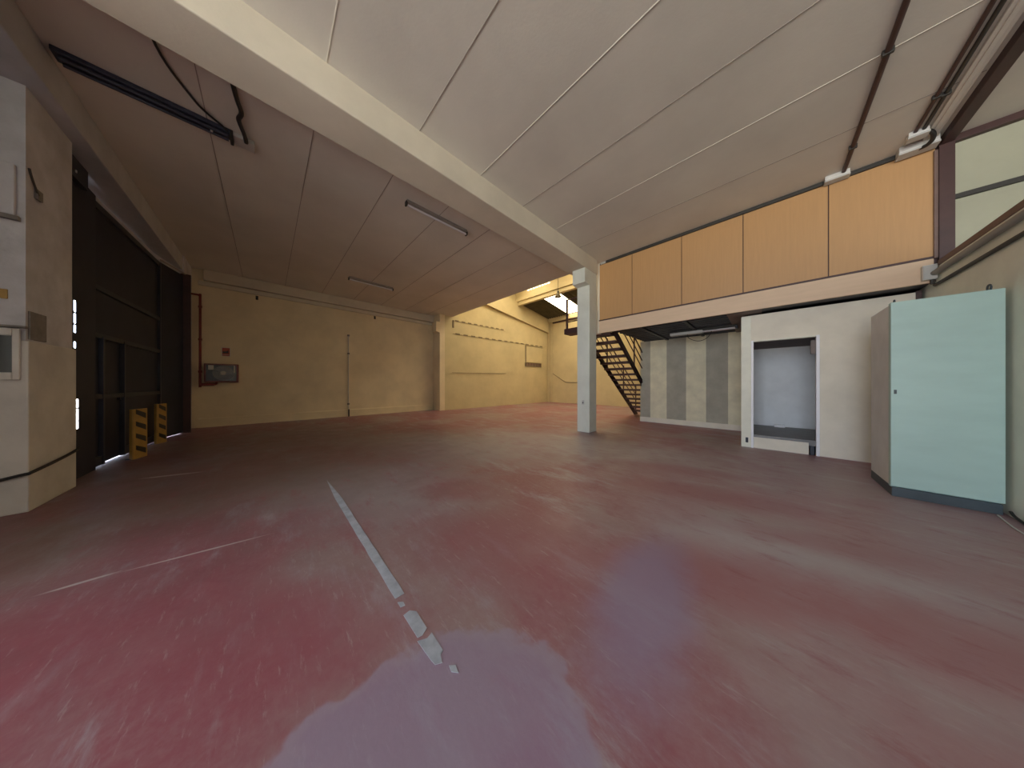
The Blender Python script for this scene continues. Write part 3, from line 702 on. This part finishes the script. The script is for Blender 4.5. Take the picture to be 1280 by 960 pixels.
# twin fluorescent under the mezzanine
t = thing('twin_fluorescent_light', 'twin fluorescent light under the mezzanine, its cover half missing', 'ceiling light', (-1.13,7.8,2.55))
bm = new(); box(bm, -1.82, -.46, 7.72, 7.90, 2.595, 2.625, .004); obj('base_plate', bm, 'greydark', t)
for y in (7.755, 7.865):
    bm = new(); tube(bm, [(-1.78,y,2.565), (-.50,y,2.565)], .016, 10); obj('tube', bm, 'glasstube', t, smooth=True)
bm = new(); prism(bm, [(7.71,2.60), (7.72,2.535), (7.90,2.535), (7.91,2.60)], 'x', -1.80, -1.10); obj('cover', bm, 'grey', t)
bm = new(); box(bm, -.49, -.45, 7.72, 7.90, 2.54, 2.61, .004); obj('end_cap', bm, 'steel_black2', t)
bm = new(); tube(bm, smooth_path([(-1.42,7.80,2.56), (-1.40,7.75,2.45), (-1.28,7.73,2.36), (-1.15,7.73,2.33), (-1.02,7.73,2.38), (-.95,7.75,2.48), (-.93,7.80,2.57)]), .007, 6)
tag(obj('hanging_wire', bm, 'cable', smooth=True), 'thin dark wire sagging in a loop below the twin light', 'wire')

# ------------------------------------------------------------------ tall cabinet
c0, c1, cy, cb_, ch = .98, 1.59, 4.98, 5.78, 2.16
t = thing('tall_cabinet', 'tall pale sea-green metal cabinet on a dark plinth by the right partition', 'cabinet', ((c0+c1)/2,5.4,0))
bm = new(); box(bm, c0+.012, c1-.012, cy+.05, cb_, .10, ch-.01, .006); obj('body', bm, 'cabside', t)
bm = new(); box(bm, c0+.002, c1-.004, cy+.034, cy+.075, .10, ch, .005); obj('front_frame', bm, 'cabinet', t)
bm = new(); box(bm, c0+.012, c1-.010, cy+.018, cy+.036, .12, ch-.01); obj('door_gasket', bm, 'plinth', t)  # dark strip stands in for the shadow gap behind the door
bm = new(); box(bm, c0, c1, cy-.008, cy+.020, .115, ch, .005); d = obj('door', bm, 'cabinet', t)
bm = new(); box(bm, c0+.02, c0+.038, cy-.012, cy-.007, 1.14, 1.185, .002); obj('lock', bm, 'plinth', d)
bm = new(); box(bm, c0+.01, c1-.005, cy+.012, cb_-.01, 0, .10, .004); obj('plinth', bm, 'plinth', t)
bm = new(); tube(bm, [(c1-.05, 5.06+.03*math.cos(a*PI/8), ch+.035+.03*math.sin(a*PI/8)) for a in range(16)], .007, 8, closed=True); obj('lifting_eye', bm, 'plinth', t, smooth=True)
bm = new(); tube(bm, [(c0+.04, 5.06+.02*math.cos(a*PI/8), ch+.02+.02*math.sin(a*PI/8)) for a in range(16)], .005, 8, closed=True); obj('lifting_eye', bm, 'plinth', t, smooth=True)
bm = new(); tube(bm, smooth_path([(1.60,4.94,.06), (1.60,4.86,.03), (1.595,4.6,.014), (1.60,4.2,.012), (1.60,3.5,.012)]), .010, 8)
tag(obj('floor_cable', bm, 'cable', smooth=True), 'dark cable running from the cabinet along the foot of the right partition', 'cable')
bm = new(); tube(bm, smooth_path([(1.54,4.93,.008), (1.50,4.5,.008), (1.53,4.0,.008), (1.55,3.4,.008)]), .006, 6)
tag(obj('floor_wire', bm, 'white', smooth=True), 'thin pale wire lying on the floor by the right partition', 'wire')

# ------------------------------------------------------------------ staircase
s0x, s1x = -3.80, -2.92
yb, sl = 11.16, .602
zl = lambda y: sl*(yb-y)
t = thing('staircase', 'open maroon steel staircase climbing to the mezzanine behind the pillar', 'staircase', (-3.36,9,0))
ytop = 6.72
for x in (s0x, s1x):
    bm = new(); prism(bm, [(yb,0), (yb-.35,0), (ytop,zl(ytop)+.22), (ytop,zl(ytop)), ] , 'x', x-.012, x+.012)
    prism(bm, [(yb,0), (ytop,zl(ytop)), (ytop,zl(ytop)+.02), (yb-.035,0)], 'x', x-.03, x+.03)
    obj('stringer', bm, 'brown', t)
nst = 15
for k in range(nst):
    z = (k+1)*2.62/nst - .01; y = yb-.1 - z/sl
    bm = new(); box(bm, s0x+.01, s1x-.01, y-.13, y+.13, z-.03, z+.035, .004)
    obj('tread', bm, 'brown', t)
for x in (s0x, s1x):
    for h_ in (.42, .68, .95):
        bm = new(); tube(bm, [(x,yb-.15,h_+.12), (x,ytop,zl(ytop)+.12+h_)], .016 if h_ < .9 else .022, 8); obj('guard_bar' if h_ < .9 else 'handrail', bm, 'brown', t, smooth=True)
    for y in (yb-.18, 9.7, 8.3, 6.95):
        bm = new(); obar(bm, (x,y,zl(y)+.02), (x,y,zl(y)+1.08), .035, .035); obj('baluster', bm, 'brown', t)
t = thing('stair_landing', 'maroon steel landing with a railing left of the pillar at the stair head', 'landing', (-3.8,6.5,2.7))
bm = new(); box(bm, -4.20, -3.40, 6.30, 6.66, 2.72, 2.88, .006); obj('platform', bm, 'brown', t)
bm = new(); box(bm, -4.16, -4.11, 6.33, 6.38, 2.88, 3.76, .004); obj('railing_post', bm, 'brown', t)
bm = new(); box(bm, -3.45, -3.40, 6.33, 6.38, 2.88, 3.76, .004); obj('railing_post', bm, 'brown', t)
for z in (3.74, 3.32, 3.08):
    bm = new(); tube(bm, [(-4.17,6.355,z), (-3.42,6.355,z)], .02 if z > 3.7 else .014, 8); obj('railing_bar', bm, 'brown', t, smooth=True)

# ------------------------------------------------------------------ worn floor tape
def tape(poly, label):
    bm = new(); prism(bm, poly, 'z', 0.0005, .0025)
    return tag(obj('floor_tape', bm, 'tape'), label, 'floor tape', 'white floor tape line')
def ragged(x0, x1, y0, y1, n=10, am=.004):
    lo = [(x0+(x1-x0)*i/n, y0+random.uniform(-am,am)*.5) for i in range(n+1)]
    hi = [(x1-(x1-x0)*i/n, y1+random.uniform(-am,am)*.5) for i in range(n+1)]
    return lo + hi
tape([(-4.0,.553)] + ragged(-3.3, -1.51, .53, .585, 20) + [], 'longest piece of worn white floor tape, running away from the camera')
tape([(-1.475,.532), (-1.43,.532), (-1.425,.555), (-1.455,.557)], 'tiny torn scrap of white floor tape in the gap of the line')
tape([(-1.37,.525), (-1.20,.528), (-1.195,.550), (-1.215,.583), (-1.345,.585), (-1.375,.56)], 'short torn middle piece of white floor tape by the lilac stain')
tape([(-1.185,.520), (-1.06,.528), (-1.03,.533), (-1.015,.560), (-1.05,.57), (-1.06,.588), (-1.175,.590), (-1.165,.56)], 'torn bright piece of white floor tape nearest the lilac stain')
tape([(-.985,.575), (-.955,.570), (-.93,.590), (-.965,.597)], 'small torn end of the white floor tape nearest the camera')

# ------------------------------------------------------------------ wall behind the camera with open doorways
D1 = (-1.6, 1.55, 0.0, 4.4); D2 = (2.2, 5.6, 0.0, 4.1)
bm = new()
box(bm, -2.8, D1[0], YR-.2, YR, 0, ZC); box(bm, D1[1], D2[0], YR-.2, YR, 0, ZC); box(bm, D2[1], XE+.2, YR-.2, YR, 0, ZC)
box(bm, D1[0], D1[1], YR-.2, YR, D1[3], ZC); box(bm, D2[0], D2[1], YR-.2, YR, D2[3], ZC)
struct('wall_rear', bm, 'cream', 'wall behind the camera with two open loading doors', 'wall')

# ------------------------------------------------------------------ daylight
w = bpy.data.worlds.new('sky'); scene.world = w; w.use_nodes = True
nt = w.node_tree; bg = nt.nodes['Background']
tc = nt.nodes.new('ShaderNodeTexCoord'); sp = nt.nodes.new('ShaderNodeSeparateXYZ'); nt.links.new(tc.outputs['Generated'], sp.inputs[0])
cr = nt.nodes.new('ShaderNodeValToRGB'); mr = nt.nodes.new('ShaderNodeMapRange')
mr.inputs['From Min'].default_value = -1; mr.inputs['From Max'].default_value = 1
nt.links.new(sp.outputs['Z'], mr.inputs['Value']); nt.links.new(mr.outputs[0], cr.inputs['Fac'])
e = cr.color_ramp.elements                      # pale glow added below the horizon to lift the ceilings, hazy sky above it
e[0].position = .485; e[0].color = (.96,.95,.92,1)
e[1].position = .515; e[1].color = (.60,.70,.86,1)
nt.links.new(cr.outputs[0], bg.inputs['Color']); bg.inputs['Strength'].default_value = 13.8
def portal(name, d):
    l = bpy.data.lights.new(name, 'AREA'); l.shape = 'RECTANGLE'; l.size = d[1]-d[0]; l.size_y = d[3]-d[2]
    l.cycles.is_portal = True
    o = bpy.data.objects.new(name, l); COL.objects.link(o)
    o.location = ((d[0]+d[1])/2, YR-.1, (d[2]+d[3])/2); o.rotation_euler = (PI/2, 0, 0)
    return o
portal('door_daylight', D1); portal('bay_daylight', D2)

# ------------------------------------------------------------------ camera
cam = bpy.data.cameras.new('camera'); co = bpy.data.objects.new('camera', cam); COL.objects.link(co)
co.location = (0,0,1.25); co.rotation_euler = (PI/2, 0, math.radians(45.5))
cam.sensor_fit = 'HORIZONTAL'; cam.sensor_width = 36; cam.lens = 311.5/1280*36; cam.clip_start = .03; cam.clip_end = 200
scene.camera = co

# ------------------------------------------------------------------ view
vs = scene.view_settings
vs.view_transform = 'Standard'; vs.look = 'None'; vs.gamma = 1.0; vs.use_curve_mapping = False
vs.exposure = 0.0
scene.cycles.use_denoising = True
scene.cycles.max_bounces = 10; scene.cycles.diffuse_bounces = 6; scene.cycles.glossy_bounces = 3
scene.cycles.sample_clamp_indirect = 8.0
